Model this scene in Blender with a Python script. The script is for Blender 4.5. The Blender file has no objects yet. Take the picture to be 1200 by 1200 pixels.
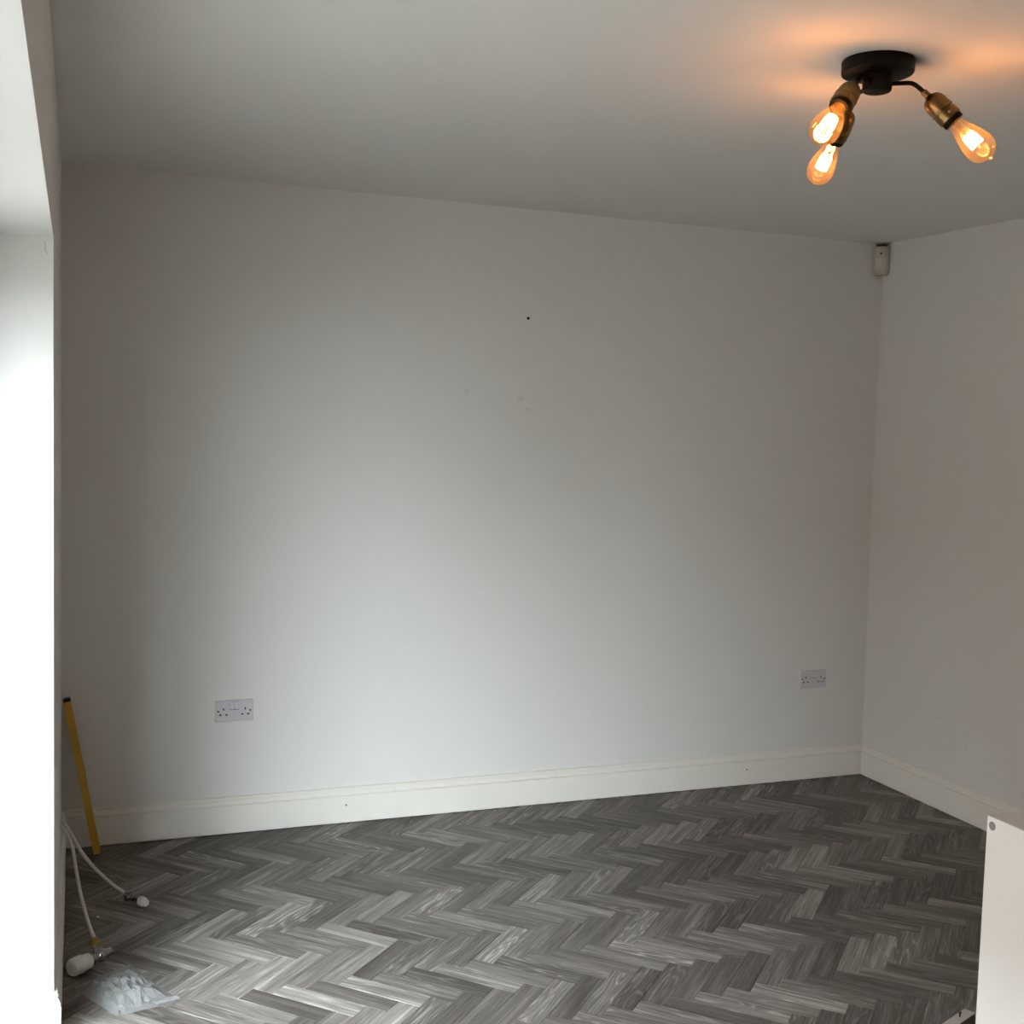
import bpy, bmesh, math, random
from mathutils import Vector, Matrix, noise
random.seed(7)
S = bpy.context.scene
COL = S.collection
PI = math.pi

# ------------------------------------------------------------------ camera
CAM = Vector((0.0475, -4.3409, 1.5399))
FPX, YAW, PITCH, ROLL = 1359.1, 0.3591, 0.0715, 0.0277
cy, sy = math.cos(YAW), math.sin(YAW)
fw = Vector((sy * math.cos(PITCH), cy * math.cos(PITCH), -math.sin(PITCH)))
r0 = Vector((cy, -sy, 0))
u0 = r0.cross(fw)
rt = r0 * math.cos(ROLL) + u0 * math.sin(ROLL)
up = u0 * math.cos(ROLL) - r0 * math.sin(ROLL)
cd = bpy.data.cameras.new('camera')
cd.sensor_width = 36.0
cd.sensor_fit = 'HORIZONTAL'
cd.lens = FPX / 1200 * 36.0
cd.clip_start = 0.02
co = bpy.data.objects.new('camera', cd)
m = Matrix.Identity(4)
for i in range(3):
    m[i][0], m[i][1], m[i][2], m[i][3] = rt[i], up[i], -fw[i], CAM[i]
co.matrix_world = m
COL.objects.link(co)
S.camera = co

def project(p):
    d = Vector(p) - CAM
    z = d.dot(fw)
    if z < 0.05:
        return None
    return 600 + FPX * d.dot(rt) / z, 600 - FPX * d.dot(up) / z, z

# ------------------------------------------------------------------ sky and exposure
SKY = 33.0
w = bpy.data.worlds.new('overcast_sky')
S.world = w
w.use_nodes = True
nt = w.node_tree
nt.nodes.clear()
out = nt.nodes.new('ShaderNodeOutputWorld')
bg = nt.nodes.new('ShaderNodeBackground')
geo = nt.nodes.new('ShaderNodeTexCoord')
sep = nt.nodes.new('ShaderNodeSeparateXYZ')
rmp = nt.nodes.new('ShaderNodeValToRGB')
rmp.color_ramp.elements[0].position = 0.0
rmp.color_ramp.elements[0].color = (0.605, 0.637, 0.668, 1)
rmp.color_ramp.elements[1].position = 1.0
rmp.color_ramp.elements[1].color = (1.82, 1.91, 2.0, 1)
nt.links.new(geo.outputs['Generated'], sep.inputs[0])
nt.links.new(sep.outputs['Z'], rmp.inputs[0])
nt.links.new(rmp.outputs[0], bg.inputs[0])
bg.inputs[1].default_value = SKY
nt.links.new(bg.outputs[0], out.inputs[0])
S.view_settings.view_transform = 'Standard'
S.view_settings.look = 'None'
S.view_settings.gamma = 1.0
S.view_settings.use_curve_mapping = False
S.view_settings.exposure = 0.0
S.cycles.use_denoising = True
S.cycles.denoising_prefilter = 'ACCURATE'
S.cycles.max_bounces = 14
S.cycles.diffuse_bounces = 8
S.cycles.transparent_max_bounces = 16
S.cycles.sample_clamp_indirect = 6.0
FILAMENT = 118.0

# ------------------------------------------------------------------ room numbers
XL = -0.0065                       # left wall face
YJ = -1.40                         # far jamb of the wide opening in the left wall
YN = -3.46                         # near jamb of the opening
ZS = 1.955                         # soffit of the opening
REV = 0.34                         # depth of the reveal
YB = -7.4                          # wall behind the camera
H0, HS = 2.4065, 0.0185            # ceiling height at the far wall and its fall
def ceil_z(y): return H0 + HS * y
def xr(z): return 3.4312 - 0.0092 * z
EB = 0.016                         # baseboard thickness

# ------------------------------------------------------------------ materials
def mat(name, col=(0.8, 0.8, 0.8), rough=0.5, metal=0.0, spec=0.5, bump=None, alpha=None, var=None):
    M = bpy.data.materials.new(name)
    M.use_nodes = True
    t = M.node_tree
    b = t.nodes['Principled BSDF']
    b.inputs['Base Color'].default_value = (*col, 1)
    b.inputs['Roughness'].default_value = rough
    b.inputs['Metallic'].default_value = metal
    b.inputs['Specular IOR Level'].default_value = spec
    tc = t.nodes.new('ShaderNodeTexCoord')
    if var:                                     # (scale, amount): mild tonal mottling
        n = t.nodes.new('ShaderNodeTexNoise')
        n.inputs['Scale'].default_value = var[0]
        n.inputs['Detail'].default_value = 4
        t.links.new(tc.outputs['Object'], n.inputs['Vector'])
        mx = t.nodes.new('ShaderNodeMix')
        mx.data_type = 'RGBA'
        mx.inputs[6].default_value = (*[c * (1 - var[1]) for c in col], 1)
        mx.inputs[7].default_value = (*[min(1, c * (1 + var[1])) for c in col], 1)
        t.links.new(n.outputs['Fac'], mx.inputs[0])
        t.links.new(mx.outputs[2], b.inputs['Base Color'])
    if bump:                                    # (scale, strength)
        n2 = t.nodes.new('ShaderNodeTexNoise')
        n2.inputs['Scale'].default_value = bump[0]
        n2.inputs['Detail'].default_value = 3
        t.links.new(tc.outputs['Object'], n2.inputs['Vector'])
        bp = t.nodes.new('ShaderNodeBump')
        bp.inputs['Strength'].default_value = bump[1]
        bp.inputs['Distance'].default_value = 0.002
        t.links.new(n2.outputs['Fac'], bp.inputs['Height'])
        t.links.new(bp.outputs[0], b.inputs['Normal'])
    return M

M_wall = mat('white_emulsion', (0.735, 0.73, 0.715), 0.85, spec=0.2, bump=(60, 0.05), var=(1.3, 0.012))
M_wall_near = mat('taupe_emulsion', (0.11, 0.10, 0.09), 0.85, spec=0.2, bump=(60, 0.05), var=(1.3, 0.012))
M_ceil = mat('ceiling_emulsion', (0.74, 0.73, 0.71), 0.9, spec=0.15, bump=(40, 0.05), var=(1.0, 0.012))
M_gloss = mat('white_satin_paint', (0.80, 0.785, 0.74), 0.35, spec=0.4, var=(5, 0.015))
M_upvc = mat('white_upvc', (0.82, 0.83, 0.83), 0.3, var=(4, 0.01))
M_sub = mat('floor_screed', (0.03, 0.028, 0.026), 0.9, var=(20, 0.2))
M_mel = mat('white_melamine', (0.77, 0.80, 0.81), 0.4, spec=0.4, var=(6, 0.01))
M_sock = mat('pale_grey_plastic', (0.57, 0.57, 0.60), 0.35, var=(30, 0.03))
M_rock = mat('rocker_plastic', (0.60, 0.60, 0.64), 0.3, var=(30, 0.03))
M_dark = mat('dark_hole', (0.012, 0.011, 0.010), 0.8, var=(50, 0.3))
M_black = mat('matt_black_metal', (0.0035, 0.0032, 0.003), 0.5, spec=0.12, var=(25, 0.2))
M_brass = mat('antique_brass', (0.17, 0.11, 0.045), 0.36, metal=1.0, var=(18, 0.18), bump=(90, 0.05))
M_brassnut = mat('brass', (0.36, 0.23, 0.07), 0.3, metal=1.0, var=(40, 0.15))
M_chrome = mat('chrome', (0.33, 0.32, 0.315), 0.08, metal=1.0, var=(30, 0.05))
M_pipe = mat('white_plastic_pipe', (0.66, 0.64, 0.60), 0.45, var=(30, 0.05))
M_cap = mat('white_plastic_cap', (0.66, 0.65, 0.61), 0.4, var=(30, 0.03))
M_pir = mat('aged_white_plastic', (0.50, 0.48, 0.40), 0.45, var=(30, 0.04))
M_lens = mat('sensor_lens_plastic', (0.58, 0.55, 0.47), 0.3, var=(40, 0.05))
M_yel = mat('yellow_enamel', (0.47, 0.27, 0.012), 0.4, var=(25, 0.10))
M_vial = mat('green_vial', (0.45, 0.55, 0.08), 0.15, var=(25, 0.05))
M_rail = mat('pale_rail_laminate', (0.47, 0.45, 0.42), 0.5, var=(20, 0.04))
M_rail_shade = mat('rail_side_shade', (0.16, 0.13, 0.10), 0.9, var=(120, 0.35))  # dark tone paints in the shade on the rail's sides
M_steel = mat('dark_screw_steel', (0.10, 0.10, 0.10), 0.4, metal=1.0, var=(60, 0.1))
M_cover = mat('grey_cover_cap', (0.22, 0.24, 0.235), 0.5, var=(60, 0.08))
M_crumb = mat('plaster', (0.75, 0.73, 0.68), 0.9, var=(80, 0.1))
M_pave = mat('patio_slabs', (0.13, 0.125, 0.115), 0.9, var=(2.0, 0.15))
M_skyblock = mat('skyblock_brick', (0.16, 0.11, 0.085), 0.9, var=(2.0, 0.12))  # for the unseen masses that block the sky

def glass_pane():
    M = bpy.data.materials.new('clear_pane')
    M.use_nodes = True
    t = M.node_tree
    t.nodes.clear()
    o = t.nodes.new('ShaderNodeOutputMaterial')
    tr = t.nodes.new('ShaderNodeBsdfTransparent')
    tr.inputs[0].default_value = (0.95, 0.97, 0.96, 1)
    gl = t.nodes.new('ShaderNodeBsdfGlossy')
    gl.inputs['Roughness'].default_value = 0.02
    fr = t.nodes.new('ShaderNodeFresnel')
    fr.inputs[0].default_value = 1.45
    mx = t.nodes.new('ShaderNodeMixShader')
    gm = t.nodes.new('ShaderNodeNewGeometry')        # only the entry face reflects
    mu = t.nodes.new('ShaderNodeMath')
    mu.operation = 'MULTIPLY_ADD'
    mu.inputs[1].default_value = -1.0
    mu.inputs[2].default_value = 1.0
    t.links.new(gm.outputs['Backfacing'], mu.inputs[0])
    m3 = t.nodes.new('ShaderNodeMath')
    m3.operation = 'MULTIPLY'
    t.links.new(mu.outputs[0], m3.inputs[0])
    t.links.new(fr.outputs[0], m3.inputs[1])
    t.links.new(m3.outputs[0], mx.inputs[0])
    t.links.new(tr.outputs[0], mx.inputs[1])
    t.links.new(gl.outputs[0], mx.inputs[2])
    t.links.new(mx.outputs[0], o.inputs[0])
    return M
M_pane = glass_pane()

def amber_glass():
    M = bpy.data.materials.new('amber_bulb_glass')
    M.use_nodes = True
    t = M.node_tree
    t.nodes.clear()
    o = t.nodes.new('ShaderNodeOutputMaterial')
    tr = t.nodes.new('ShaderNodeBsdfTransparent')
    tr.inputs[0].default_value = (1.0, 0.91, 0.76, 1)
    tl = t.nodes.new('ShaderNodeBsdfTranslucent')
    tl.inputs[0].default_value = (1.0, 0.66, 0.34, 1)
    gl = t.nodes.new('ShaderNodeBsdfGlossy')
    gl.inputs['Color'].default_value = (1, 0.85, 0.6, 1)
    gl.inputs['Roughness'].default_value = 0.06
    lw = t.nodes.new('ShaderNodeLayerWeight')
    lw.inputs[0].default_value = 0.35
    m1 = t.nodes.new('ShaderNodeMixShader')
    m1.inputs[0].default_value = 0.035
    m2 = t.nodes.new('ShaderNodeMixShader')
    mu = t.nodes.new('ShaderNodeMath')
    mu.operation = 'MULTIPLY'
    mu.inputs[1].default_value = 0.35
    t.links.new(lw.outputs['Fresnel'], mu.inputs[0])
    t.links.new(tr.outputs[0], m1.inputs[1])
    t.links.new(tl.outputs[0], m1.inputs[2])
    t.links.new(mu.outputs[0], m2.inputs[0])
    t.links.new(m1.outputs[0], m2.inputs[1])
    t.links.new(gl.outputs[0], m2.inputs[2])
    t.links.new(m2.outputs[0], o.inputs[0])
    return M
M_amber = amber_glass()

def glow(name, col, s):
    M = bpy.data.materials.new(name)
    M.use_nodes = True
    t = M.node_tree
    t.nodes.clear()
    o = t.nodes.new('ShaderNodeOutputMaterial')
    e = t.nodes.new('ShaderNodeEmission')
    e.inputs[0].default_value = (*col, 1)
    e.inputs[1].default_value = s
    t.links.new(e.outputs[0], o.inputs[0])
    return M
M_fil = glow('glowing_filament', (1.0, 0.42, 0.125), FILAMENT)

def bag_film():
    M = bpy.data.materials.new('clear_polythene')
    M.use_nodes = True
    t = M.node_tree
    t.nodes.clear()
    o = t.nodes.new('ShaderNodeOutputMaterial')
    tr = t.nodes.new('ShaderNodeBsdfTransparent')
    tr.inputs[0].default_value = (0.93, 0.94, 0.95, 1)
    p = t.nodes.new('ShaderNodeBsdfPrincipled')
    p.inputs['Base Color'].default_value = (0.25, 0.255, 0.257, 1)
    p.inputs['Roughness'].default_value = 0.28
    p.inputs['Specular IOR Level'].default_value = 0.45
    tc = t.nodes.new('ShaderNodeTexCoord')
    n = t.nodes.new('ShaderNodeTexNoise')
    n.inputs['Scale'].default_value = 11
    n.inputs['Detail'].default_value = 3
    n.inputs['Distortion'].default_value = 0.6
    t.links.new(tc.outputs['Object'], n.inputs['Vector'])
    bp = t.nodes.new('ShaderNodeBump')
    bp.inputs['Strength'].default_value = 0.25
    bp.inputs['Distance'].default_value = 0.01
    t.links.new(n.outputs['Fac'], bp.inputs['Height'])
    t.links.new(bp.outputs[0], p.inputs['Normal'])
    mx = t.nodes.new('ShaderNodeMixShader')
    mx.inputs[0].default_value = 0.62
    t.links.new(tr.outputs[0], mx.inputs[1])
    t.links.new(p.outputs[0], mx.inputs[2])
    t.links.new(mx.outputs[0], o.inputs[0])
    return M
M_bag = bag_film()

def plank_mat(name, per_object):
    """limed grey oak print; u runs along the plank, v across it (metres)"""
    M = bpy.data.materials.new(name)
    M.use_nodes = True
    t = M.node_tree
    N, L = t.nodes, t.links
    b = N['Principled BSDF']
    def math_(op, a, c=None, d=None):
        n = N.new('ShaderNodeMath')
        n.operation = op
        for i, v in enumerate((a, c, d)):
            if v is None: continue
            if isinstance(v, (int, float)): n.inputs[i].default_value = v
            else: L.new(v, n.inputs[i])
        return n.outputs[0]
    if per_object:
        r = N.new('ShaderNodeObjectInfo').outputs['Random']
    else:
        a = N.new('ShaderNodeAttribute')
        a.attribute_name = 'rnd'
        r = a.outputs['Fac']
    uv = N.new('ShaderNodeUVMap')
    uv.uv_map = 'UVMap'
    sp = N.new('ShaderNodeSeparateXYZ')
    L.new(uv.outputs[0], sp.inputs[0])
    uu = math_('MULTIPLY_ADD', r, 53.0, sp.outputs[0])
    vv = math_('MULTIPLY_ADD', r, 17.0, sp.outputs[1])
    def vec(su, sv, dz=0.0):
        c = N.new('ShaderNodeCombineXYZ')
        L.new(math_('MULTIPLY', uu, su), c.inputs[0])
        L.new(math_('MULTIPLY', vv, sv), c.inputs[1])
        c.inputs[2].default_value = dz
        return c.outputs[0]
    def noise_(v, detail=3, dist=0.0, rough=0.5):
        n = N.new('ShaderNodeTexNoise')
        n.inputs['Scale'].default_value = 1.0
        n.inputs['Detail'].default_value = detail
        n.inputs['Roughness'].default_value = rough
        n.inputs['Distortion'].default_value = dist
        L.new(v, n.inputs['Vector'])
        return n.outputs['Fac']
    # second random number
    r2 = math_('FRACT', math_('MULTIPLY', r, 91.73))
    r3 = math_('FRACT', math_('MULTIPLY', r, 417.31))
    broad = noise_(vec(3.0, 38, 2.0), 2)                      # lengthwise lighter and darker strips
    contour = noise_(vec(2.6, 24, 5.0), 1.5, 0.3)             # cathedral figure: contour lines of stretched noise
    rings = math_('SINE', math_('MULTIPLY', contour, 58.0))
    rings = math_('POWER', math_('MULTIPLY_ADD', rings, 0.5, 0.5), 3.0)
    fine = noise_(vec(9, 330, 9.0), 4, 0.0, 0.75)
    base = math_('MULTIPLY_ADD', r2, 0.50, 0.15)
    streak = noise_(vec(2.2, 150, 3.0), 3, 0.0, 0.6)                 # long dark and pale streaks a few millimetres wide
    v0 = math_('MULTIPLY_ADD', math_('SUBTRACT', streak, 0.5), 0.9, base)
    v1 = math_('MULTIPLY_ADD', math_('SUBTRACT', broad, 0.5), 0.9, v0)
    amp = math_('MULTIPLY', math_('POWER', r3, 1.6), 0.42)
    v2 = math_('MULTIPLY_ADD', math_('SUBTRACT', rings, 0.35), amp, v1)
    v3 = math_('MULTIPLY_ADD', math_('SUBTRACT', fine, 0.5), 0.95, v2)
    cr = N.new('ShaderNodeValToRGB')
    e = cr.color_ramp.elements
    e[0].position, e[0].color = 0.0, (0.048, 0.042, 0.037, 1)
    e[1].position, e[1].color = 1.0, (0.45, 0.435, 0.41, 1)
    k = e.new(0.35); k.color = (0.116, 0.105, 0.096, 1)
    k = e.new(0.65); k.color = (0.212, 0.200, 0.187, 1)
    L.new(v3, cr.inputs[0])
    L.new(cr.outputs[0], b.inputs['Base Color'])
    b.inputs['Roughness'].default_value = 0.5
    b.inputs['Specular IOR Level'].default_value = 0.4
    bp = N.new('ShaderNodeBump')
    bp.inputs['Strength'].default_value = 0.12
    bp.inputs['Distance'].default_value = 0.001
    L.new(fine, bp.inputs['Height'])
    L.new(bp.outputs[0], b.inputs['Normal'])
    return M
M_plank = plank_mat('limed_grey_oak_plank', True)
M_plank_rest = plank_mat('limed_grey_oak_field', False)

# ------------------------------------------------------------------ helpers
def link(name, bm, M, parent=None, smooth=False, loc=None):
    me = bpy.data.meshes.new(name)
    bmesh.ops.recalc_face_normals(bm, faces=bm.faces[:])
    bm.to_mesh(me)
    bm.free()
    for x in (M if isinstance(M, (list, tuple)) else [M]):
        me.materials.append(x)
    if smooth:
        for p in me.polygons: p.use_smooth = True
        try: me.set_sharp_from_angle(angle=math.radians(38))
        except Exception: pass
    o = bpy.data.objects.new(name, me)
    COL.objects.link(o)
    if parent: o.parent = parent
    if loc is not None: o.location = loc
    return o

def empty(name, loc, rot=(0, 0, 0)):
    o = bpy.data.objects.new(name, None)
    o.empty_display_size = 0.05
    o.location = loc
    o.rotation_euler = rot
    COL.objects.link(o)
    return o

def tag(o, label=None, cat=None, group=None, kind=None):
    if label: o['label'] = label
    if cat: o['category'] = cat
    if group: o['group'] = group
    if kind: o['kind'] = kind
    return o

def hexa(bm, pts, mi=0):
    """8 points: bottom ring of four, then top ring of four"""
    v = [bm.verts.new(p) for p in pts]
    for f in ((3, 2, 1, 0), (4, 5, 6, 7), (0, 1, 5, 4), (1, 2, 6, 5), (2, 3, 7, 6), (3, 0, 4, 7)):
        bm.faces.new([v[i] for i in f]).material_index = mi
    return v

def box(bm, x0, x1, y0, y1, z0, z1, mi=0):
    return hexa(bm, [(x0, y0, z0), (x1, y0, z0), (x1, y1, z0), (x0, y1, z0),
                     (x0, y0, z1), (x1, y0, z1), (x1, y1, z1), (x0, y1, z1)], mi)

def bevel(bm, r, seg=2):
    bmesh.ops.bevel(bm, geom=bm.edges[:], offset=r, segments=seg, affect='EDGES', profile=0.5, clamp_overlap=True)
    return bm

def bbox(x0, x1, y0, y1, z0, z1, r=0.001, seg=2):
    bm = bmesh.new()
    box(bm, x0, x1, y0, y1, z0, z1)
    return bevel(bm, r, seg)

def frame_of(d):
    d = Vector(d).normalized()
    a = Vector((0, 0, 1)) if abs(d.z) < 0.9 else Vector((1, 0, 0))
    x = a.cross(d).normalized()
    return x, d.cross(x), d

def lathe(bm, prof, seg=28, origin=(0, 0, 0), axis=(0, 0, 1), mi=0, hexed=False):
    """prof: (radius, distance along the axis)"""
    x, y, d = frame_of(axis)
    o = Vector(origin)
    rings = []
    for r, s in prof:
        if r < 1e-6:
            rings.append([bm.verts.new(o + d * s)])
        else:
            rings.append([bm.verts.new(o + d * s + (x * math.cos(a) + y * math.sin(a)) * r)
                          for a in (2 * PI * i / seg for i in range(seg))])
    for A, B in zip(rings, rings[1:]):
        for i in range(seg):
            j = (i + 1) % seg
            if len(A) == 1 and len(B) == 1: continue
            if len(A) == 1: f = bm.faces.new((A[0], B[j], B[i]))
            elif len(B) == 1: f = bm.faces.new((A[i], A[j], B[0]))
            else: f = bm.faces.new((A[i], A[j], B[j], B[i]))
            f.material_index = mi
    return bm

def spline(pts, n=10):
    P = [Vector(p) for p in pts]
    P = [P[0] * 2 - P[1]] + P + [P[-1] * 2 - P[-2]]
    res = []
    for i in range(1, len(P) - 2):
        for k in range(n):
            t = k / n
            a, b, c, d = P[i - 1], P[i], P[i + 1], P[i + 2]
            res.append(0.5 * ((2 * b) + (c - a) * t + (2 * a - 5 * b + 4 * c - d) * t * t + (3 * b - a - 3 * c + d) * t ** 3))
    res.append(P[-2])
    return res

def tube(bm, pts, r, seg=12, mi=0):
    pts = [Vector(p) for p in pts]
    x, y, d = frame_of(pts[1] - pts[0])
    rings = []
    for i, p in enumerate(pts):
        t = (pts[min(i + 1, len(pts) - 1)] - pts[max(i - 1, 0)]).normalized()
        x = (x - t * x.dot(t)).normalized()
        y = t.cross(x)
        rr = r(i / (len(pts) - 1)) if callable(r) else r
        rings.append([bm.verts.new(p + (x * math.cos(a) + y * math.sin(a)) * rr) for a in (2 * PI * k / seg for k in range(seg))])
    for A, B in zip(rings, rings[1:]):
        for i in range(seg):
            bm.faces.new((A[i], A[(i + 1) % seg], B[(i + 1) % seg], B[i])).material_index = mi
    bm.faces.new(rings[0][::-1]).material_index = mi
    bm.faces.new(rings[-1]).material_index = mi
    return bm

def sweep(prof, path):
    """prof: (offset to the left of travel, height); path: 2D points; mitred"""
    bm = bmesh.new()
    P = [Vector(p) for p in path]
    rings = []
    for i, p in enumerate(P):
        a = (P[i] - P[i - 1]).normalized() if i else (P[1] - P[0]).normalized()
        b = (P[i + 1] - P[i]).normalized() if i < len(P) - 1 else a
        na, nb = Vector((-a.y, a.x)), Vector((-b.y, b.x))
        n = (na + nb)
        n = n / (n.dot(na)) if n.length > 1e-6 else na
        rings.append([bm.verts.new((p.x + n.x * o, p.y + n.y * o, z)) for o, z in prof])
    k = len(prof)
    for A, B in zip(rings, rings[1:]):
        for i in range(k):
            bm.faces.new((A[i], A[(i + 1) % k], B[(i + 1) % k], B[i]))
    bm.faces.new(rings[0])
    bm.faces.new(rings[-1][::-1])
    return bm

# ------------------------------------------------------------------ the room
XO = 0.14
# far wall
bm = bmesh.new()
zc = ceil_z(0)
hexa(bm, [(XL, 0, -0.1), (3.60, 0, -0.1), (3.60, XO, -0.1), (XL, XO, -0.1),
          (XL, 0, zc + 0.1), (3.60, 0, zc + 0.1), (3.60, XO, zc + 0.1), (XL, XO, zc + 0.1)])
wall_far = tag(link('wall_far', bm, M_wall), kind='structure')
# right wall, leaning in a little towards the ceiling
bm = bmesh.new()
hexa(bm, [(xr(-0.1), YB, -0.1), (3.60, YB, -0.1), (3.60, 0, -0.1), (xr(-0.1), 0, -0.1),
          (xr(2.5), YB, 2.5), (3.60, YB, 2.5), (3.60, 0, 2.5), (xr(2.5), 0, 2.5)])

def scuffed_wall(spots):
    """wall paint with a few grey scuff marks at given places (marks of their own shape)"""
    M = M_wall.copy()
    M.name = 'white_emulsion_scuffed'
    t = M.node_tree
    N, L = t.nodes, t.links
    b = N['Principled BSDF']
    src = b.inputs['Base Color'].links[0].from_socket
    tc = N.new('ShaderNodeTexCoord')
    nz = N.new('ShaderNodeTexNoise')
    nz.inputs['Scale'].default_value = 70
    nz.inputs['Detail'].default_value = 3
    L.new(tc.outputs['Object'], nz.inputs['Vector'])
    total = None
    for p, rad in spots:
        d = N.new('ShaderNodeVectorMath')
        d.operation = 'DISTANCE'
        d.inputs[1].default_value = p
        L.new(tc.outputs['Object'], d.inputs[0])
        mr = N.new('ShaderNodeMapRange')
        mr.inputs[1].default_value = 0.0
        mr.inputs[2].default_value = rad
        mr.inputs[3].default_value = 1.0
        mr.inputs[4].default_value = 0.0
        L.new(d.outputs['Value'], mr.inputs[0])
        if total is None: total = mr.outputs[0]
        else:
            mx = N.new('ShaderNodeMath')
            mx.operation = 'MAXIMUM'
            L.new(total, mx.inputs[0])
            L.new(mr.outputs[0], mx.inputs[1])
            total = mx.outputs[0]
    ml = N.new('ShaderNodeMath')
    ml.operation = 'MULTIPLY'
    L.new(total, ml.inputs[0])
    L.new(nz.outputs['Fac'], ml.inputs[1])
    m2 = N.new('ShaderNodeMapRange')
    m2.inputs[1].default_value = 0.25
    m2.inputs[2].default_value = 0.5
    m2.inputs[4].default_value = 0.35
    L.new(ml.outputs[0], m2.inputs[0])
    mix = N.new('ShaderNodeMix')
    mix.data_type = 'RGBA'
    mix.inputs[7].default_value = (0.42, 0.41, 0.38, 1)
    L.new(m2.outputs[0], mix.inputs[0])
    L.new(src, mix.inputs[6])
    L.new(mix.outputs[2], b.inputs['Base Color'])
    return M
wall_far.data.materials[0] = scuffed_wall([((1.47, 0, 1.68), 0.03), ((1.70, 0, 1.66), 0.035), ((1.73, 0, 1.62), 0.022)])
M_scr = scuffed_wall([((3.42, -0.28, 0.52), 0.03), ((3.42, -0.37, 0.52), 0.025), ((3.42, -0.50, 0.38), 0.03), ((3.42, -0.66, 0.30), 0.03)])
tag(link('wall_right', bm, M_scr), kind='structure')
# left wall with the wide opening to the patio door
bm = bmesh.new()
box(bm, XL - REV, XL, YJ, XO, -0.1, 2.5)
box(bm, XL - REV, XL, YN, YJ, ZS, 2.5)
box(bm, XL - REV, XL, YB, YN, -0.1, 2.5)
wall_left = tag(link('wall_left', bm, M_wall), kind='structure')
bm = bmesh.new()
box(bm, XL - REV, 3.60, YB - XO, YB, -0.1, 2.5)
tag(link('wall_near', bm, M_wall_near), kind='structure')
# ceiling: falls a little towards the camera
bm = bmesh.new()
hexa(bm, [(XL - REV, YB - XO, ceil_z(YB - XO)), (3.6, YB - XO, ceil_z(YB - XO)), (3.6, XO, ceil_z(XO)), (XL - REV, XO, ceil_z(XO)),
          (XL - REV, YB - XO, 2.6), (3.6, YB - XO, 2.6), (3.6, XO, 2.6), (XL - REV, XO, 2.6)])
tag(link('ceiling', bm, M_ceil), kind='structure')

# baseboards: square face, quirk and moulded top edge
prof = [(0, 0.004), (EB, 0.004), (EB, 0.1075), (EB - 0.0050, 0.1085), (EB - 0.0050, 0.1118), (EB - 0.001, 0.1125), (EB - 0.001, 0.116),
        (EB - 0.004, 0.123), (EB - 0.007, 0.127), (EB - 0.0100, 0.1310), (EB - 0.006, 0.1325), (EB - 0.006, 0.136), (EB - 0.008, 0.139), (0, 0.139)]
b_far = tag(link('baseboard_far', sweep(prof, [(xr(0) + 0.0, 0), (XL, 0)]), M_gloss), kind='structure')
tag(link('baseboard_right', sweep(prof, [(xr(0.07), YB), (xr(0.07), -EB)]), M_gloss), kind='structure')
tag(link('baseboard_left', sweep(prof, [(XL, -EB), (XL, YJ), (XL - REV + 0.09, YJ)]), M_gloss), kind='structure')
tag(link('baseboard_near', sweep(prof, [(XL, YB), (xr(0) - EB, YB)]), M_gloss), kind='structure')
# nail heads in the far baseboard
for x in (1.02, 2.81):
    bm = bmesh.new()
    lathe(bm, [(0, 0), (0.0032, 0), (0.0032, 0.0008), (0, 0.0008)], 10, (x, -EB, 0.072), (0, -1, 0))
    link('nail_hole', bm, M_dark, b_far)
# screw hole with a worn rim in the far wall
bm = bmesh.new()
lathe(bm, [(0, 0), (0.0058, 0), (0.0062, 0.0012), (0.0050, 0.0016), (0.0042, 0.0006), (0, 0.0006)], 14, (1.723, 0, 1.98), (0, -1, 0))
link('screw_hole', bm, M_dark, wall_far, True)
# short crack under the soffit on the jamb
bm = bmesh.new()
tube(bm, spline([(XL - 0.020, YJ, 1.945), (XL - 0.017, YJ, 1.935), (XL - 0.018, YJ, 1.925), (XL - 0.013, YJ, 1.915)], 4), 0.0006, 6)
link('crack', bm, M_cover, wall_left)

# floor: screed with herringbone planks laid on it
bm = bmesh.new()
box(bm, XL - REV, 3.6, YB, XO, -0.12, -0.004)
floor = tag(link('floor', bm, M_sub), kind='structure')
PW, PL_, ROT = 0.0636, 0.2580, math.radians(-0.7)
ANC = Vector((0.905, -0.927))
ca = Vector((math.cos(-PI / 4 + ROT), math.sin(-PI / 4 + ROT)))
cb = Vector((-ca.y, ca.x))
RX0, RX1, RY0, RY1 = XL - REV + 0.09, xr(0) - 0.006, YB + 0.006, -0.006
GAP, BEV, TH = 0.00035, 0.0009, 0.004

def clip(poly):
    def cut(poly, f, ip):
        o = []
        for i, p in enumerate(poly):
            q = poly[(i + 1) % len(poly)]
            a, b = f(p), f(q)
            if a >= 0: o.append(p)
            if (a >= 0) != (b >= 0):
                t = a / (a - b)
                o.append(p + (q - p) * t)
        return o
    for f in (lambda p: p.x - RX0, lambda p: RX1 - p.x, lambda p: p.y - RY0, lambda p: RY1 - p.y):
        poly = cut(poly, f, None)
        if len(poly) < 3: return []
    return poly
def clip_left(poly):
    """keep the planks out of the left wall's solid stretches"""
    c = sum(poly, Vector((0, 0))) / len(poly)
    if YN + 0.0 < c.y < YJ: return poly
    o = []
    for i, p in enumerate(poly):
        q = poly[(i + 1) % len(poly)]
        a, b = p.x - (XL + 0.006), q.x - (XL + 0.006)
        if a >= 0: o.append(p)
        if (a >= 0) != (b >= 0): o.append(p + (q - p) * (a / (a - b)))
    return o if len(o) >= 3 else []

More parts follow.
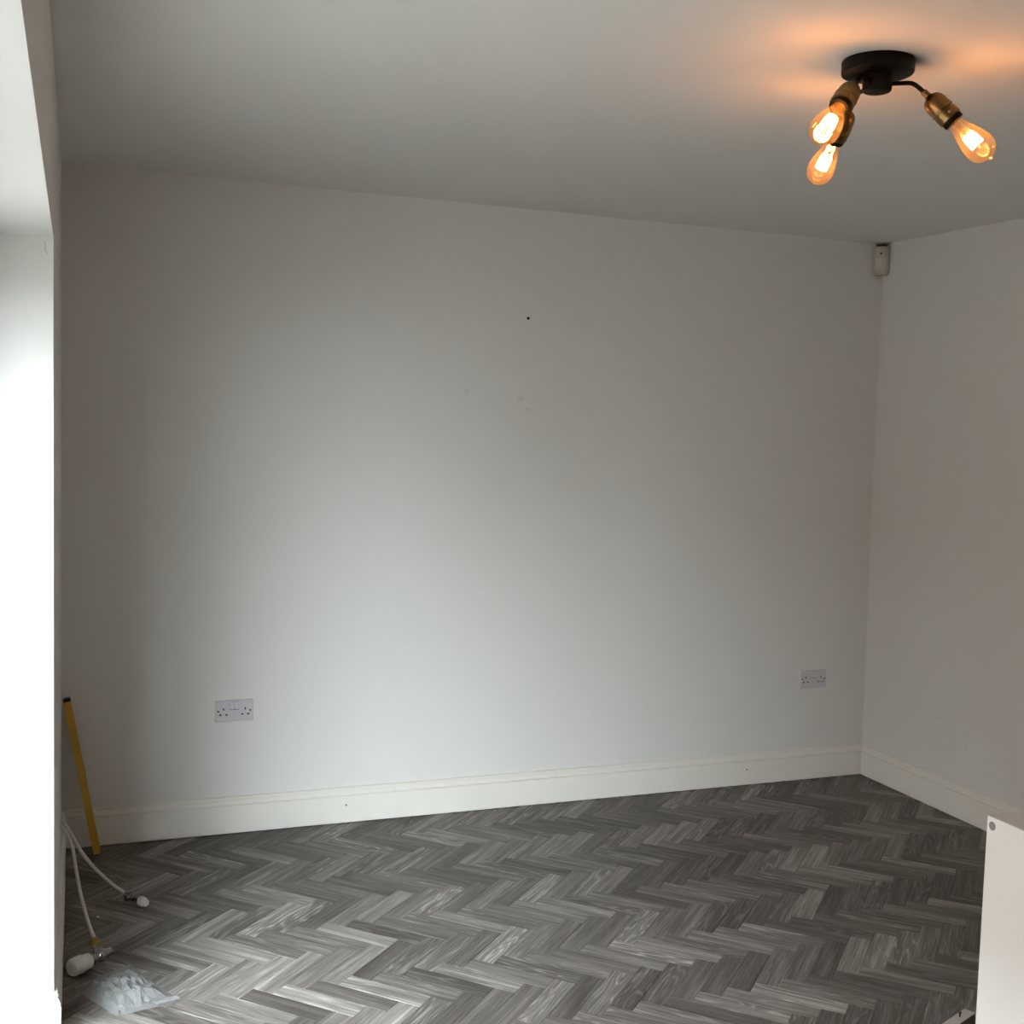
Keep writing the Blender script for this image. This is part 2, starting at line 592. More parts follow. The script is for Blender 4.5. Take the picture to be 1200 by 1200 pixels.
def plank_bm(bm, loc_poly, uvl, to=None, attr=None, rv=0.0):
    """prism with an eased top edge; loc_poly in plank coordinates (u along, v across)"""
    n = len(loc_poly)
    c = sum(loc_poly, Vector((0, 0))) / n
    area = sum(loc_poly[i].x * loc_poly[(i + 1) % n].y - loc_poly[(i + 1) % n].x * loc_poly[i].y for i in range(n))
    if area < 0: loc_poly = loc_poly[::-1]
    def inset(d):
        res = []
        for i in range(n):
            p0, p1, p2 = loc_poly[i - 1], loc_poly[i], loc_poly[(i + 1) % n]
            e1, e2 = (p1 - p0), (p2 - p1)
            if e1.length < 1e-5 or e2.length < 1e-5: res.append(p1.copy()); continue
            e1.normalize(); e2.normalize()
            n1, n2 = Vector((-e1.y, e1.x)), Vector((-e2.y, e2.x))
            k = n1 + n2
            q = k.dot(n1)
            res.append(p1 + (k / q if q > 0.3 else n1) * d)
        return res
    A, T = inset(GAP), inset(GAP + BEV)
    T3 = to or (lambda p, z: (p.x, p.y, z))
    lo = [bm.verts.new(T3(p, -TH)) for p in A]
    mi = [bm.verts.new(T3(p, -0.0006)) for p in A]
    tp = [bm.verts.new(T3(p, 0.0)) for p in T]
    uvs = {v: p for vs, ps in ((lo, A), (mi, A), (tp, T)) for v, p in zip(vs, ps)}
    fs = [bm.faces.new(tp)]
    for i in range(n):
        j = (i + 1) % n
        fs.append(bm.faces.new((lo[i], lo[j], mi[j], mi[i])))
        fs.append(bm.faces.new((mi[i], mi[j], tp[j], tp[i])))
    for f in fs:
        for l in f.loops: l[uvl].uv = uvs[l.vert]
        if attr: f[attr] = rv

planks = []
for j in range(-16, 8):
    for k in range(-40, 70):
        o = ANC + (ca + cb) * (PW * k) + (ca - cb) * (PL_ * j)
        for org, du, dv, s in ((o, ca, cb, 0), (o + cb * PW + ca * PW, cb, -ca, 1)):
            poly = [org, org + du * PL_, org + du * PL_ + dv * PW, org + dv * PW]
            full = all(RX0 <= p.x <= RX1 and RY0 <= p.y <= RY1 for p in poly) and all(p.x > XL + 0.006 or YN < p.y < YJ for p in poly)
            cp = poly if full else clip(poly)
            if not full and len(cp) >= 3: cp = clip_left(cp)
            if len(cp) < 3: continue
            ar = abs(sum(cp[i].x * cp[(i + 1) % len(cp)].y - cp[(i + 1) % len(cp)].x * cp[i].y for i in range(len(cp)))) / 2
            if ar < 2e-5: continue
            c = sum(cp, Vector((0, 0))) / len(cp)
            pr = project((c.x, c.y, 0))
            score = 0.0
            if pr:
                edge = -25 < pr[1] - 1200 < 20
                x_lo = 74 if c.y > YJ else 400
                if x_lo < pr[0] < 1156 and pr[1] < 1212:
                    score = ar * FPX * FPX / pr[2] ** 2 * (CAM.z / (c - CAM.xy).length)
                    if pr[1] > 1200: score *= 0.4
            planks.append((score, org, du, dv, cp, full))
planks.sort(key=lambda t: -t[0])
proto = None
rest = bmesh.new()
ruv = rest.loops.layers.uv.new('UVMap')
ratt = rest.faces.layers.float.new('rnd')
n_in_view = sum(1 for p in planks if p[0] > 0)
print('planks in view', n_in_view, 'of', len(planks))
for i, (score, org, du, dv, cp, full) in enumerate(planks):
    if i < 300 and score > 0:
        if full and proto is not None:
            ob = proto.copy()
            COL.objects.link(ob)
        else:
            bm = bmesh.new()
            uvl = bm.loops.layers.uv.new('UVMap')
            plank_bm(bm, [Vector(((p - org).dot(du), (p - org).dot(dv))) for p in cp], uvl)
            me = bpy.data.meshes.new('plank')
            bmesh.ops.recalc_face_normals(bm, faces=bm.faces[:])
            bm.to_mesh(me); bm.free()
            me.materials.append(M_plank)
            ob = bpy.data.objects.new('plank', me)
            COL.objects.link(ob)
            ob.parent = floor
            if full: proto = ob
        ob.name = 'plank'
        ob.location = (org.x, org.y, random.uniform(-0.00012, 0.00012))
        ob.rotation_euler = (0, 0, math.atan2(du.y, du.x))
        if du.cross(Vector((dv.x, dv.y))) < 0: ob.scale.y = -1
    else:
        def to(p, z, org=org, du=du, dv=dv):
            q = org + du * p.x + dv * p.y
            return (q.x, q.y, z)
        plank_bm(rest, [Vector(((p - org).dot(du), (p - org).dot(dv))) for p in cp], ruv, to, ratt, random.random())
tag(link('outlying_planks', rest, M_plank_rest, floor), kind='stuff')

# ------------------------------------------------------------------ patio door in the opening (to the left of the picture)
XD0, XD1 = XL - REV + 0.01, XL - REV + 0.08
door = tag(empty('door_1', (XD0, YJ, 0)), kind='structure')
def dpart(name, bm, M):
    o = link(name, bm, M, door)
    o.matrix_parent_inverse = Matrix.Translation((-XD0, -YJ, 0))
    return o
fr = bmesh.new()
box(fr, XD0, XD1, YJ - 0.21, YJ, 0, ZS)  # stile widened to keep sky light off the far jamb
box(fr, XD0, XD1, YN, YN + 0.06, 0, ZS)
box(fr, XD0, XD1, YN + 0.06, YJ - 0.21, ZS - 0.10, ZS)
box(fr, XD0, XD1, YN + 0.06, YJ - 0.21, -0.004, 0.04)
dpart('door_frame', fr, M_upvc)
ya, yb = YN + 0.06, YJ - 0.21
for i in range(2):
    y0, y1 = ya + (yb - ya) * i / 2, ya + (yb - ya) * (i + 1) / 2
    z0, z1 = 0.04, ZS - 0.10
    s = bmesh.new()
    xa, xb = XD0 + 0.012, XD1 - 0.012
    box(s, xa, xb, y0, y0 + 0.055, z0, z1)
    box(s, xa, xb, y1 - 0.055, y1, z0, z1)
    box(s, xa, xb, y0 + 0.055, y1 - 0.055, z1 - 0.06, z1)
    box(s, xa, xb, y0 + 0.055, y1 - 0.055, z0, z0 + 0.08)
    o = dpart('sash', s, M_upvc)
    g = bmesh.new()
    box(g, XD0 + 0.033, XD0 + 0.037, y0 + 0.055, y1 - 0.055, z0 + 0.08, z1 - 0.06)
    q = link('pane', g, M_pane, o)
# paving outside
bm = bmesh.new()
box(bm, -14, XL - REV, -16, 10, -0.25, -0.12)
tag(link('trim_1', bm, M_pave), kind='structure')
# unseen overhang added above the door to keep high sky off the jamb
bm = bmesh.new()
box(bm, XL - REV - 0.45, XL - REV, -7.3, 2, 2.65, 2.85)
tag(link('trim_skyblock', bm, M_upvc), kind='structure')
# unseen block added on the camera's side, cuts sky light on the jamb
bm = bmesh.new()
box(bm, -1.0, XL - REV, -12, -7.4, -0.12, 5.2)
tag(link('wall_skyblock_near', bm, M_skyblock), kind='structure')
# assumed neighbour house, unseen, sized to hide half the sky from the door
bm = bmesh.new()
box(bm, -12.0, -4.9, -5.2, 10, -0.12, 4.5)
tag(link('wall_skyblock_tall', bm, M_skyblock), kind='structure')
bm = bmesh.new()
box(bm, -5.1, -4.9, -7.4, -5.22, -0.12, 2.6)  # lower unseen wall, added to hide the sky near the horizon
tag(link('wall_skyblock_low', bm, M_skyblock), kind='structure')

# ------------------------------------------------------------------ ceiling light
LX, LY, LA = 1.6897, -2.1716, -0.5922
LZ = ceil_z(LY)
lamp = tag(empty('ceiling_light', (LX, LY, LZ)), 'black semi-flush ceiling light with three brass holders and glowing amber filament bulbs', 'ceiling light')
bm = bmesh.new()
lathe(bm, [(0, 0.001), (0.0755, 0.001), (0.0775, -0.002), (0.0775, -0.024), (0.0765, -0.0275), (0.073, -0.029), (0, -0.029)], 56)
link('ceiling_rose', bm, M_black, lamp, True)
bm = bmesh.new()
lathe(bm, [(0, -0.028), (0.0315, -0.028), (0.0315, -0.062), (0.030, -0.0655), (0.027, -0.067), (0, -0.067)], 36)
hub = link('hub', bm, M_black, lamp, True)
bm = bmesh.new()
bm.free()
for a in (0.7, 0.7 + PI):
    bm = bmesh.new()
    lathe(bm, [(0, -0.0285), (0.005, -0.0285), (0.005, -0.0315), (0.003, -0.033), (0, -0.033)], 12, (0.055 * math.cos(a), 0.055 * math.sin(a), 0))
    link('fixing_screw', bm, M_black, lamp, True)

def bulb_profile():
    pr = [(0.0125, 0.088), (0.0135, 0.093), (0.0150, 0.100), (0.0185, 0.112), (0.0230, 0.126), (0.0270, 0.140), (0.0300, 0.153),
          (0.0318, 0.164), (0.0322, 0.172), (0.0312, 0.180), (0.0288, 0.188), (0.0250, 0.1945), (0.0195, 0.1995), (0.0125, 0.2028),
          (0.0060, 0.2042), (0.0045, 0.2060), (0.0030, 0.2090), (0, 0.2102)]
    return pr
for i in range(3):
    a = LA + i * 2 * PI / 3
    e = Vector((math.cos(a), math.sin(a), 0))
    ax = (e * 0.706 + Vector((0, 0, -0.708))).normalized()
    st = e * 0.0975 + Vector((0, 0, -0.0695))
    bm = bmesh.new()
    pts = spline([e * 0.028 + Vector((0, 0, -0.050)), e * 0.050 + Vector((0, 0, -0.050)), e * 0.070 + Vector((0, 0, -0.0505)),
                  e * 0.083 + Vector((0, 0, -0.057)), st + ax * 0.004], 8)
    tube(bm, pts, 0.0048, 14)
    link('arm', bm, M_black, lamp, True)
    bm = bmesh.new()
    lathe(bm, [(0, 0), (0.0070, 0), (0.0075, 0.002), (0.0075, 0.014), (0.0100, 0.017), (0.0150, 0.0195), (0.0195, 0.0240), (0.0225, 0.0305),
               (0.0240, 0.039), (0.0245, 0.056), (0.0258, 0.0575), (0.0258, 0.0605), (0.0240, 0.0615), (0.0240, 0.0640), (0.0252, 0.065),
               (0.0252, 0.0835), (0.0240, 0.085), (0.0150, 0.085), (0, 0.084)], 36, st, ax)
    h = link('lamp_holder', bm, M_brass, lamp, True)
    bm = bmesh.new()
    lathe(bm, [(0.0150, 0.084), (0.0222, 0.0845), (0.0226, 0.087), (0.0226, 0.094), (0.0215, 0.096), (0.0150, 0.096), (0.0150, 0.084)], 32, st, ax)
    link('collar', bm, M_black, h, True)
    # knurled grub screw on the rim
    x, y, d = frame_of(ax)
    bm = bmesh.new()
    lathe(bm, [(0, 0), (0.0035, 0), (0.0035, 0.004), (0, 0.0045)], 10, st + ax * 0.074 - x * 0.025, -x)
    link('grub_screw', bm, M_chrome, h, True)
    bm = bmesh.new()
    lathe(bm, bulb_profile(), 40, st, ax)
    b = link('bulb', bm, M_amber, lamp, True)
    bm = bmesh.new()
    for k in range(12):
        t0 = 2 * PI * k / 12
        p0 = st + ax * 0.134 + (x * math.cos(t0) + y * math.sin(t0)) * 0.0115
        p1 = st + ax * 0.166 + (x * math.cos(t0 + 0.35) + y * math.sin(t0 + 0.35)) * 0.0135
        tube(bm, [p0, (p0 + p1) / 2 + (x * math.cos(t0 + 0.17) + y * math.sin(t0 + 0.17)) * 0.001, p1], 0.0016, 6)
    link('filament', bm, M_fil, b, True)
    bm = bmesh.new()
    lathe(bm, [(0, 0.090), (0.0060, 0.092), (0.0045, 0.108), (0.0022, 0.118), (0.0016, 0.168), (0.0030, 0.171), (0, 0.173)], 12, st, ax)
    link('glass_stem', bm, M_amber, b, True)

# ------------------------------------------------------------------ motion sensor in the far right corner
cz = 2.325
pir = tag(empty('motion_sensor', (xr(cz), 0, cz), (0, 0, math.radians(-45))), 'small aged white alarm motion sensor high in the wall corner', 'sensor')
# local: -y points into the room
bm = bmesh.new()
SW, SH = 0.034, 0.062
sec = [(-SW, -0.034), (-SW, -0.050), (-SW + 0.006, -0.062), (-0.016, -0.070), (0, -0.072), (0.016, -0.070), (SW - 0.006, -0.062), (SW, -0.050), (SW, -0.034)]
rings = []
for z, s, dy in ((-SH, 0.72, 0.006), (-SH + 0.006, 0.86, 0.003), (-SH + 0.016, 0.97, 0.0), (-SH + 0.026, 1.0, 0), (SH - 0.008, 1.0, 0), (SH - 0.002, 0.97, 0.002), (SH, 0.93, 0.004)):
    rings.append([bm.verts.new((x * s, -0.034 + (y + 0.034) * s + dy * 0.2, z)) for x, y in sec])
for A, B in zip(rings, rings[1:]):
    for i in range(len(sec)):
        j = (i + 1) % len(sec)
        bm.faces.new((A[i], A[j], B[j], B[i]))
bm.faces.new(rings[0]); bm.faces.new(rings[-1][::-1])
link('housing', bm, M_pir, pir, True)
bm = bmesh.new()
hexa(bm, [(-0.026, -0.0335, -0.045), (0.026, -0.0335, -0.045), (0.006, -0.0085, -0.045), (-0.006, -0.0085, -0.045),
          (-0.026, -0.0335, 0.062), (0.026, -0.0335, 0.062), (0.006, -0.0085, 0.062), (-0.006, -0.0085, 0.062)])
link('corner_bracket', bm, M_dark, pir)
bm = bmesh.new()
hexa(bm, [(-0.022, -0.060, SH), (0.022, -0.060, SH), (0.026, -0.034, SH), (-0.026, -0.034, SH),
          (-0.018, -0.056, SH + 0.010), (0.018, -0.056, SH + 0.010), (0.026, -0.034, SH + 0.010), (-0.026, -0.034, SH + 0.010)])
link('top_shade_gap', bm, M_dark, pir)  # shadow of the gap above the housing, built as a dark block
bm = bmesh.new()
rr = []
for z in (-0.036, -0.028, -0.012, 0.006, 0.012):
    b_ = 0.0035 if -0.03 < z < 0.01 else 0.0012
    rr.append([bm.verts.new((x, y - b_ * (1 - (x / 0.026) ** 2) - 0.0008, z)) for x, y in
               ((-0.0245, -0.0630), (-0.016, -0.0702), (-0.008, -0.0715), (0, -0.0722), (0.008, -0.0715), (0.016, -0.0702), (0.0245, -0.0630))])
for A, B in zip(rr, rr[1:]):
    for i in range(6): bm.faces.new((A[i], A[i + 1], B[i + 1], B[i]))
link('lens', bm, M_lens, pir, True)
bm = bmesh.new()
lathe(bm, [(0, 0), (0.0042, 0), (0.0042, 0.0012), (0, 0.0016)], 14, (0.001, -0.0718, 0.030), (0, -1, 0))
link('indicator', bm, M_dark, pir, True)

# ------------------------------------------------------------------ double sockets
def relief(xs, zs, hole, depth_hole):
    """front face in the xz plane at y=0 (towards -y) with rectangular wells; hole(i,j) -> depth"""
    bm = bmesh.new()
    def h(i, j):
        if 0 <= i < len(xs) - 1 and 0 <= j < len(zs) - 1: return hole(i, j)
        return None
    for i in range(len(xs) - 1):
        for j in range(len(zs) - 1):
            d = h(i, j)
            x0, x1, z0, z1 = xs[i], xs[i + 1], zs[j], zs[j + 1]
            f = bm.faces.new([bm.verts.new(p) for p in ((x0, d, z0), (x1, d, z0), (x1, d, z1), (x0, d, z1))])
            f.material_index = 1 if d > 0.001 else 0
            for (di, dj, p, q) in ((1, 0, (x1, z0), (x1, z1)), (0, 1, (x0, z1), (x1, z1))):
                e = h(i + di, j + dj)
                if e is not None and abs(e - d) > 1e-6:
                    f = bm.faces.new([bm.verts.new(v) for v in ((p[0], d, p[1]), (q[0], d, q[1]), (q[0], e, q[1]), (p[0], e, p[1]))])
                    f.material_index = 1
    return bm

def make_socket(x, z, label):
    s = tag(empty('double_socket', (x, 0, z)), label, 'power socket', 'double wall sockets')
    W, Hh, D = 0.0690, 0.0395, 0.0090
    slots = []
    for sgn, cx in ((-1, -0.0395), (1, 0.0395)):
        slots.append((cx - 0.0022, cx + 0.0022, 0.0030, 0.0110))           # earth
        for dx in (-0.0110, 0.0110):
            slots.append((cx + dx - 0.0040, cx + dx + 0.0040, -0.0158, -0.0108))   # live and neutral
    xs = sorted({-W + 0.002, W - 0.002} | {v for q in slots for v in q[:2]})
    zs = sorted({-Hh + 0.002, Hh - 0.002} | {v for q in slots for v in q[2:]})
    def hole(i, j):
        cx, cz = (xs[i] + xs[i + 1]) / 2, (zs[j] + zs[j + 1]) / 2
        return 0.006 if any(a < cx < b and c < cz < d for a, b, c, d in slots) else 0.0
    bm = relief(xs, zs, hole, 0.006)
    bmesh.ops.translate(bm, vec=(0, -D, 0), verts=bm.verts[:])
    # bevelled rim and sides
    a, b = W - 0.002, Hh - 0.002
    fr_ = [(-a, -D, -b), (a, -D, -b), (a, -D, b), (-a, -D, b)]
    md_ = [(-W, -D + 0.002, -Hh), (W, -D + 0.002, -Hh), (W, -D + 0.002, Hh), (-W, -D + 0.002, Hh)]
    bk_ = [(-W, 0, -Hh), (W, 0, -Hh), (W, 0, Hh), (-W, 0, Hh)]
    R_ = [[bm.verts.new(p) for p in q] for q in (fr_, md_, bk_)]
    for A, B in zip(R_, R_[1:]):
        for i in range(4): bm.faces.new((A[i], A[(i + 1) % 4], B[(i + 1) % 4], B[i]))
    me_o = link('faceplate', bm, [M_sock, M_dark], s)
    # rocker surround and two rockers near the middle of the top edge
    for cx, t in ((-0.0082, 1), (0.0082, -1)):
        bm = bmesh.new()
        w_ = 0.0072
        hexa(bm, [(cx - w_, -D, 0.006), (cx + w_, -D, 0.006), (cx + w_, -D + 0.003, 0.006), (cx - w_, -D + 0.003, 0.006),
                  (cx - w_, -D, 0.033), (cx + w_, -D, 0.033), (cx + w_, -D + 0.003, 0.033), (cx - w_, -D + 0.003, 0.033)])
        # rocked: lower edge proud
        vv = bm.verts[:]
        for v in vv:
            if v.co.y < -D + 0.001: v.co.y -= 0.0032 if v.co.z < 0.02 else 0.0008
        bevel(bm, 0.0006, 1)
        link('rocker_switch', bm, M_rock, s)
    bm = bmesh.new()
    box(bm, -0.0164, 0.0164, -D - 0.0004, -D + 0.001, 0.0040, 0.0058)
    link('rocker_gap', bm, M_dark, s)
    for cx in (-0.0082, 0.0082):
        bm = bmesh.new()
        box(bm, cx - 0.0079, cx + 0.0079, -D - 0.0003, -D + 0.001, 0.0058, 0.0337)
        link('rocker_surround', bm, M_cover, s)
    for sx in (-1, 1):
        bm = bmesh.new()
        lathe(bm, [(0, 0), (0.0036, 0), (0.0036, 0.0006), (0.0026, 0.0012), (0, 0.0012)], 14, (sx * 0.0585, -D, 0.0), (0, -1, 0))
        link('screw', bm, M_steel, s, True)
    return s
make_socket(0.5931, 0.4660, 'light grey double wall socket near the left end of the far wall, brightly lit')
make_socket(3.1403, 0.4581, 'light grey double wall socket near the right-hand corner of the far wall')

# ------------------------------------------------------------------ spirit level leaning in the left corner
b0, t0 = Vector((0.112, -0.085, 0.004)), Vector((0.011, -0.036, 0.552))
ax = (t0 - b0).normalized()
Ln = (t0 - b0).length
side = Vector((1, 0, 0)); side = (side - ax * side.dot(ax)).normalized()
dep = ax.cross(side)
lev = empty('spirit_level', b0)
lm = Matrix((side, dep, ax)).transposed().to_4x4()
lm.translation = b0
lev.matrix_world = lm
tag(lev, 'yellow spirit level with black end cap leaning in the dark left corner', 'spirit level')
hw, hd = 0.0118, 0.022
bm = bmesh.new()
secI = [(-hw, -hd), (hw, -hd), (hw, -hd + 0.006), (hw - 0.004, -hd + 0.008), (hw - 0.004, hd - 0.008), (hw, hd - 0.006), (hw, hd),
        (-hw, hd), (-hw, hd - 0.006), (-hw + 0.004, hd - 0.008), (-hw + 0.004, -hd + 0.008), (-hw, -hd + 0.006)]
A = [bm.verts.new((x, y, 0.012)) for x, y in secI]
B = [bm.verts.new((x, y, Ln - 0.010)) for x, y in secI]
for i in range(12): bm.faces.new((A[i], A[(i + 1) % 12], B[(i + 1) % 12], B[i]))
bm.faces.new(A); bm.faces.new(B[::-1])
link('level_body', bm, M_yel, lev)
link('end_cap', bbox(-hw, hw, -hd, hd, Ln - 0.0098, Ln, 0.001), M_black, lev)['label'] = 'black end cap'
link('end_cap', bbox(-hw, hw, -hd, hd, 0.0, 0.0118, 0.001), M_yel, lev)
for zc_, nm in ((Ln * 0.5, 'vial'), (Ln * 0.14, 'vial')):
    bm = bmesh.new()
    box(bm, -hw - 0.0004, hw + 0.0004, -0.008, 0.008, zc_ - 0.022, zc_ + 0.022)
    f_ = link('vial_window', bm, M_dark, lev)
    bm = bmesh.new()
    lathe(bm, [(0, -0.018), (0.005, -0.018), (0.0055, 0), (0.005, 0.018), (0, 0.018)], 12, (hw - 0.0062, 0, zc_))
    link('vial', bm, M_vial, f_, True)

# ------------------------------------------------------------------ radiator tails
tA = tag(empty('radiator_pipe', (XL, -0.30, 0.2)), 'white plastic pipe ending in a chrome valve with a white cap', 'pipe', 'radiator pipes left on the floor')
def wpart(name, bm, M, par, smooth=True):
    o = link(name, bm, M, par, smooth)
    o.matrix_parent_inverse = Matrix.Translation(-par.location)
    return o
pA = spline([(XL - 0.02, -0.300, 0.215), (XL + 0.014, -0.306, 0.190), (0.0582, -0.3566, 0.1100), (0.0897, -0.3802, 0.0720), (0.1235, -0.4178, 0.0450), (0.1592, -0.4682, 0.0260), (0.1964, -0.5298, 0.0175)], 10)
bm = bmesh.new(); tube(bm, pA, 0.0054, 14); wpart('pipe', bm, M_pipe, tA)
bm = bmesh.new(); tube(bm, pA[:33], 0.0062, 14); wpart('pipe_sleeve', bm, M_pipe, tA)
d = Vector((0.52, -0.85, 0)).normalized()
p0 = Vector((0.1964, -0.5298, 0.0175)) - d * 0.004
def along(s): return p0 + d * s
bm = bmesh.new(); lathe(bm, [(0, 0), (0.0115, 0), (0.0130, 0.002), (0.0130, 0.014), (0.0110, 0.016), (0, 0.016)], 6, p0, d)
wpart('compression_nut', bm, M_chrome, tA, False)
bm = bmesh.new(); lathe(bm, [(0, 0.015), (0.0085, 0.015), (0.0085, 0.024), (0.0120, 0.026), (0.0130, 0.036), (0.0120, 0.044), (0.0095, 0.046), (0.0095, 0.062), (0.0110, 0.064), (0.0110, 0.078), (0, 0.078)], 24, p0, d)
lathe(bm, [(0, 0), (0.0075, 0), (0.0075, 0.018), (0.0100, 0.019), (0.0100, 0.026), (0, 0.026)], 18, along(0.034), Vector((-d.y, d.x, -0.10)) * -1)
wpart('valve_body', bm, M_chrome, tA)
bm = bmesh.new(); lathe(bm, [(0, 0.076), (0.0125, 0.076), (0.0145, 0.078), (0.0145, 0.094), (0.0135, 0.096), (0.0115, 0.0975), (0.0115, 0.106), (0.0095, 0.109), (0, 0.110)], 12, p0, d)
wpart('valve_cap', bm, M_cap, tA, False)['label'] = 'white ribbed plastic cap'

tB = tag(empty('radiator_pipe', (XL, -0.33, 0.2)), 'white plastic pipe with brass nut and a thermostatic valve head beside the plastic bag', 'pipe', 'radiator pipes left on the floor')
pB = spline([(XL - 0.02, -0.325, 0.195), (XL + 0.012, -0.340, 0.185), (0.030, -0.400, 0.150), (0.044, -0.520, 0.105), (0.060, -0.660, 0.068), (0.078, -0.790, 0.046), (0.098, -0.905, 0.034)], 10)
bm = bmesh.new(); tube(bm, pB, 0.0054, 14); wpart('pipe', bm, M_pipe, tB)
q0 = Vector((0.0925, -0.893, 0.034)); dB = Vector((0.19, -0.98, -0.04)).normalized()
bm = bmesh.new(); lathe(bm, [(0, 0), (0.0120, 0), (0.0165, 0.002), (0.0165, 0.013), (0.0120, 0.015), (0.0120, 0.022), (0.0145, 0.024), (0.0145, 0.036), (0, 0.036)], 6, q0, dB)
wpart('brass_nut', bm, M_brassnut, tB, False)['label'] = 'tarnished brass nut'
vb = Vector((0.1095, -0.982, 0.0300))
dT = Vector((-0.80, -0.60, 0.0)).normalized()
bm = bmesh.new()
lathe(bm, [(0, -0.056), (0.0115, -0.056), (0.0115, -0.034), (0.0150, -0.030), (0.0150, -0.020), (0.0165, -0.012), (0.0180, 0.0), (0.0165, 0.010), (0.0110, 0.016), (0, 0.018)], 24, vb, dB)
lathe(bm, [(0, -0.036), (0.0095, -0.036), (0.0120, -0.033), (0.0120, -0.020), (0.0150, -0.016), (0.0150, 0.012), (0.0115, 0.014), (0.0115, 0.026), (0.0175, 0.028), (0.0175, 0.038), (0, 0.038)], 24, vb, dT)
wpart('valve_body', bm, M_chrome, tB)
hb = vb + dT * 0.037
bm = bmesh.new()
lathe(bm, [(0, 0), (0.0175, 0), (0.0205, 0.003), (0.0215, 0.008), (0.0215, 0.022), (0.0245, 0.026), (0.0250, 0.044), (0.0245, 0.054), (0.0225, 0.060), (0.0195, 0.0615), (0.0195, 0.0635), (0, 0.0635)], 28, hb, dT)
head = wpart('thermostatic_head', bm, M_cap, tB)
x, y, _ = frame_of(dT)
bm = bmesh.new()
for k in range(14):
    a = 2 * PI * k / 14
    n_ = x * math.cos(a) + y * math.sin(a)
    tg = dT.cross(n_)
    c0 = hb + n_ * 0.0246
    hexa(bm, [c0 + dT * s + tg * t_ + n_ * r_ for s, r_ in ((0.027, 0), (0.053, 0)) for t_, r_ in ((-0.0016, 0), (0.0016, 0), (0.0011, 0.0024), (-0.0011, 0.0024))])
g_ = link('grip_ribs', bm, M_cap, head)
g_.matrix_parent_inverse = head.matrix_parent_inverse.copy()
tag(g_, kind='stuff')

# ------------------------------------------------------------------ plastic bag
cA, cB, cC, cD = Vector((0.033, -1.098)), Vector((0.186, -1.000)), Vector((0.304, -1.258)), Vector((0.143, -1.292))
bag = tag(empty('plastic_bag', (0.16, -1.16, 0)), 'crumpled clear plastic bag lying flat on the floor by the left wall', 'bag')
NU, NV = 17, 14
rb = random.Random(11)
def bag_xy(u, v):
    # slightly bowed sides
    p = cA * (1 - u) * (1 - v) + cB * u * (1 - v) + cC * u * v + cD * (1 - u) * v
    return p.x - 0.16, p.y + 1.16
def bag_h(u, v):
    e = min(u, 1 - u, v, 1 - v)
    k = min(1, e * 4.0)
    k = k * k * (3 - 2 * k)
    q = Vector((u * 3.0, v * 3.2, 1.7))
    rid = 1 - abs(noise.noise(q * 1.2)) * 2.2
    h = 0.004 + k * (0.012 + 0.013 * rid)
    h *= 0.5 + 0.9 * math.exp(-((u - 0.42) ** 2 + (v - 0.60) ** 2) * 5)
    return h + k * rb.uniform(-0.0065, 0.0065)
bm = bmesh.new()
G = []
for i in range(NU + 1):
    row = []
    for j in range(NV + 1):
        u, v = i / NU, j / NV
        inside = 0 < i < NU and 0 < j < NV
        if inside:
            u += rb.uniform(-0.35, 0.35) / NU
            v += rb.uniform(-0.35, 0.35) / NV
        x, y = bag_xy(u, v)
        row.append(bm.verts.new((x, y, max(0.003, bag_h(u, v)) if inside else 0.0008 + 0.0012 * rb.random())))
    G.append(row)
for i in range(NU):
    for j in range(NV):
        a, b, c, d = G[i][j], G[i + 1][j], G[i + 1][j + 1], G[i][j + 1]
        if rb.random() < 0.5: bm.faces.new((a, b, c)); bm.faces.new((a, c, d))
        else: bm.faces.new((a, b, d)); bm.faces.new((b, c, d))
me_bag = link('bag_film', bm, M_bag, bag)
# folded flap at the far right tip and the pressed seal along two edges
bm = bmesh.new()
F = []
for i in range(9):
    t = i / 8
    a = cC * (1 - t) + cD * t if t < 0.45 else cC * 0.55 + cD * 0.45
    t2 = t * 0.38
    e0 = cC * (1 - t2) + cD * t2
    inn = (cA - cC).normalized() * (0.030 + 0.012 * math.sin(t * 6))
    F.append([bm.verts.new((e0.x - 0.16 + inn.x * k, e0.y + 1.16 + inn.y * k, 0.006 + 0.007 * math.sin(PI * k) + 0.004 * math.sin(t * 9 + k * 3) ** 2)) for k in (0, 0.35, 0.7, 1.0)])
for Aa, Bb in zip(F, F[1:]):
    for k in range(3): bm.faces.new((Aa[k], Aa[k + 1], Bb[k + 1], Bb[k]))
link('folded_flap', bm, M_bag, bag, True)

# ------------------------------------------------------------------ crumbs of plaster on the floor
for (x, y, s, lab) in ((0.107, -0.645, 0.0046, 'white plaster crumb on the floor between the two pipes'),
                       (0.0195, -0.812, 0.0028, 'tiny plaster crumb on the dark floor close to the left baseboard')):
    bm = bmesh.new()
    bmesh.ops.create_icosphere(bm, subdivisions=2, radius=s)
    for v in bm.verts:
        v.co *= 1 + 0.35 * noise.noise(v.co * 400)
        v.co.z = max(v.co.z * 0.7, -s * 0.5)
    tag(link('plaster_crumb', bm, M_crumb, None, False, (x, y, s * 0.5)), lab, 'crumb', 'plaster crumbs on the floor')

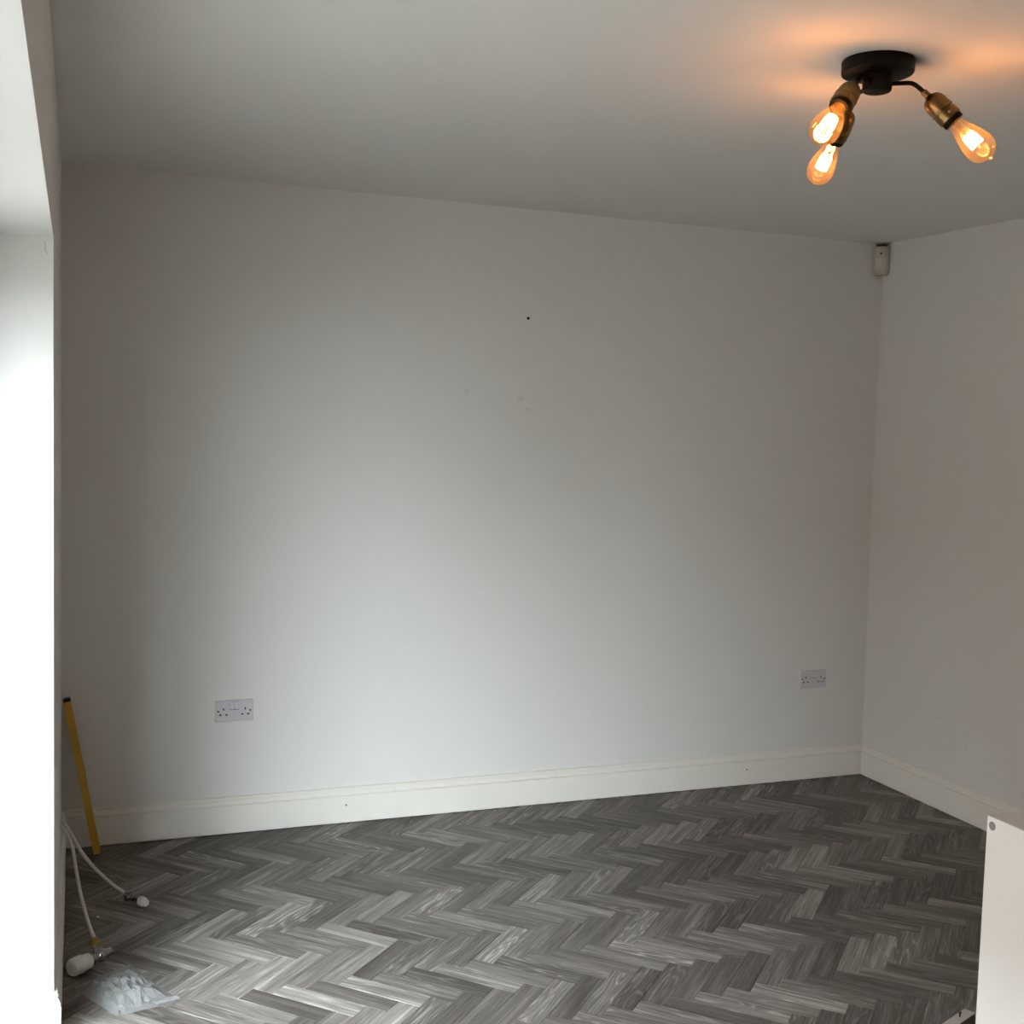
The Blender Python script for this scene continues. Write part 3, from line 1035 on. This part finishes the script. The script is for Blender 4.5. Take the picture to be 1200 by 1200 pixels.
# ------------------------------------------------------------------ white cabinet at the lower right
KX, KY, KH = 1.5139, -2.8026, 0.90
KD, KWd = 0.60, 0.50
cab = tag(empty('cabinet', (KX, KY, 0)), 'waist-high white melamine cabinet with a grey cap near its top corner', 'cabinet')
link('side_panel', bbox(0, 0.018, -KD, 0, 0, KH, 0.0008, 1), M_mel, cab)
link('side_panel', bbox(KWd - 0.018, KWd, -KD, 0, 0, KH, 0.0008, 1), M_mel, cab)
link('top_panel', bbox(0.0182, KWd - 0.0182, -KD, 0, KH - 0.018, KH, 0.0006, 1), M_mel, cab)
link('base_panel', bbox(0.0182, KWd - 0.0182, -KD + 0.02, -0.001, 0.06, 0.078, 0.0006, 1), M_mel, cab)
link('back_panel', bbox(0.0182, KWd - 0.0182, -0.012, -0.004, 0.0785, KH - 0.0185, 0.0005, 1), M_mel, cab)
dr = link('cabinet_door', bbox(0.002, KWd - 0.002, -KD - 0.019, -KD - 0.001, 0.062, KH - 0.002, 0.001, 1), M_mel, cab)
link('door_handle', bbox(0.05, 0.062, -KD - 0.045, -KD - 0.0195, 0.45, 0.60, 0.003, 2), M_chrome, dr)
bm = bmesh.new()
lathe(bm, [(0, 0), (0.0075, 0), (0.0075, 0.0006), (0.0062, 0.0014), (0, 0.0014)], 24, (0, -0.0131, 0.8849), (-1, 0, 0))
link('cover_cap', bm, M_cover, cab, True)['label'] = 'round grey cover cap'

# ------------------------------------------------------------------ loose rail on the floor beside the cabinet
ra = math.atan2(-0.375, -0.927)
rail = empty('rail', (2.2560, -2.0030, 0), (0, 0, ra))
tag(rail, 'pale wooden rail with a dark screw lying on the floor beside the cabinet', 'rail')

# local: x runs along the rail from its right-hand end, y across it
bm = bmesh.new()
box(bm, 0.0, 0.55, -0.0148, 0.0148, 0.0, 0.0385)
bevel(bm, 0.0006, 1)
link('rail_shaded_sides', bm, M_rail_shade, rail)
bm = bmesh.new()
box(bm, -0.0003, 0.5503, -0.0150, 0.0150, 0.0387, 0.0405)
bevel(bm, 0.0005, 1)
link('rail_face', bm, M_rail, rail)
bm = bmesh.new()
lathe(bm, [(0, 0.0406), (0.0022, 0.0406), (0.0022, 0.0500), (0.0045, 0.0510), (0.0045, 0.0535), (0, 0.0540)], 12, (0.052, -0.002, 0))
link('screw', bm, M_steel, rail, True)
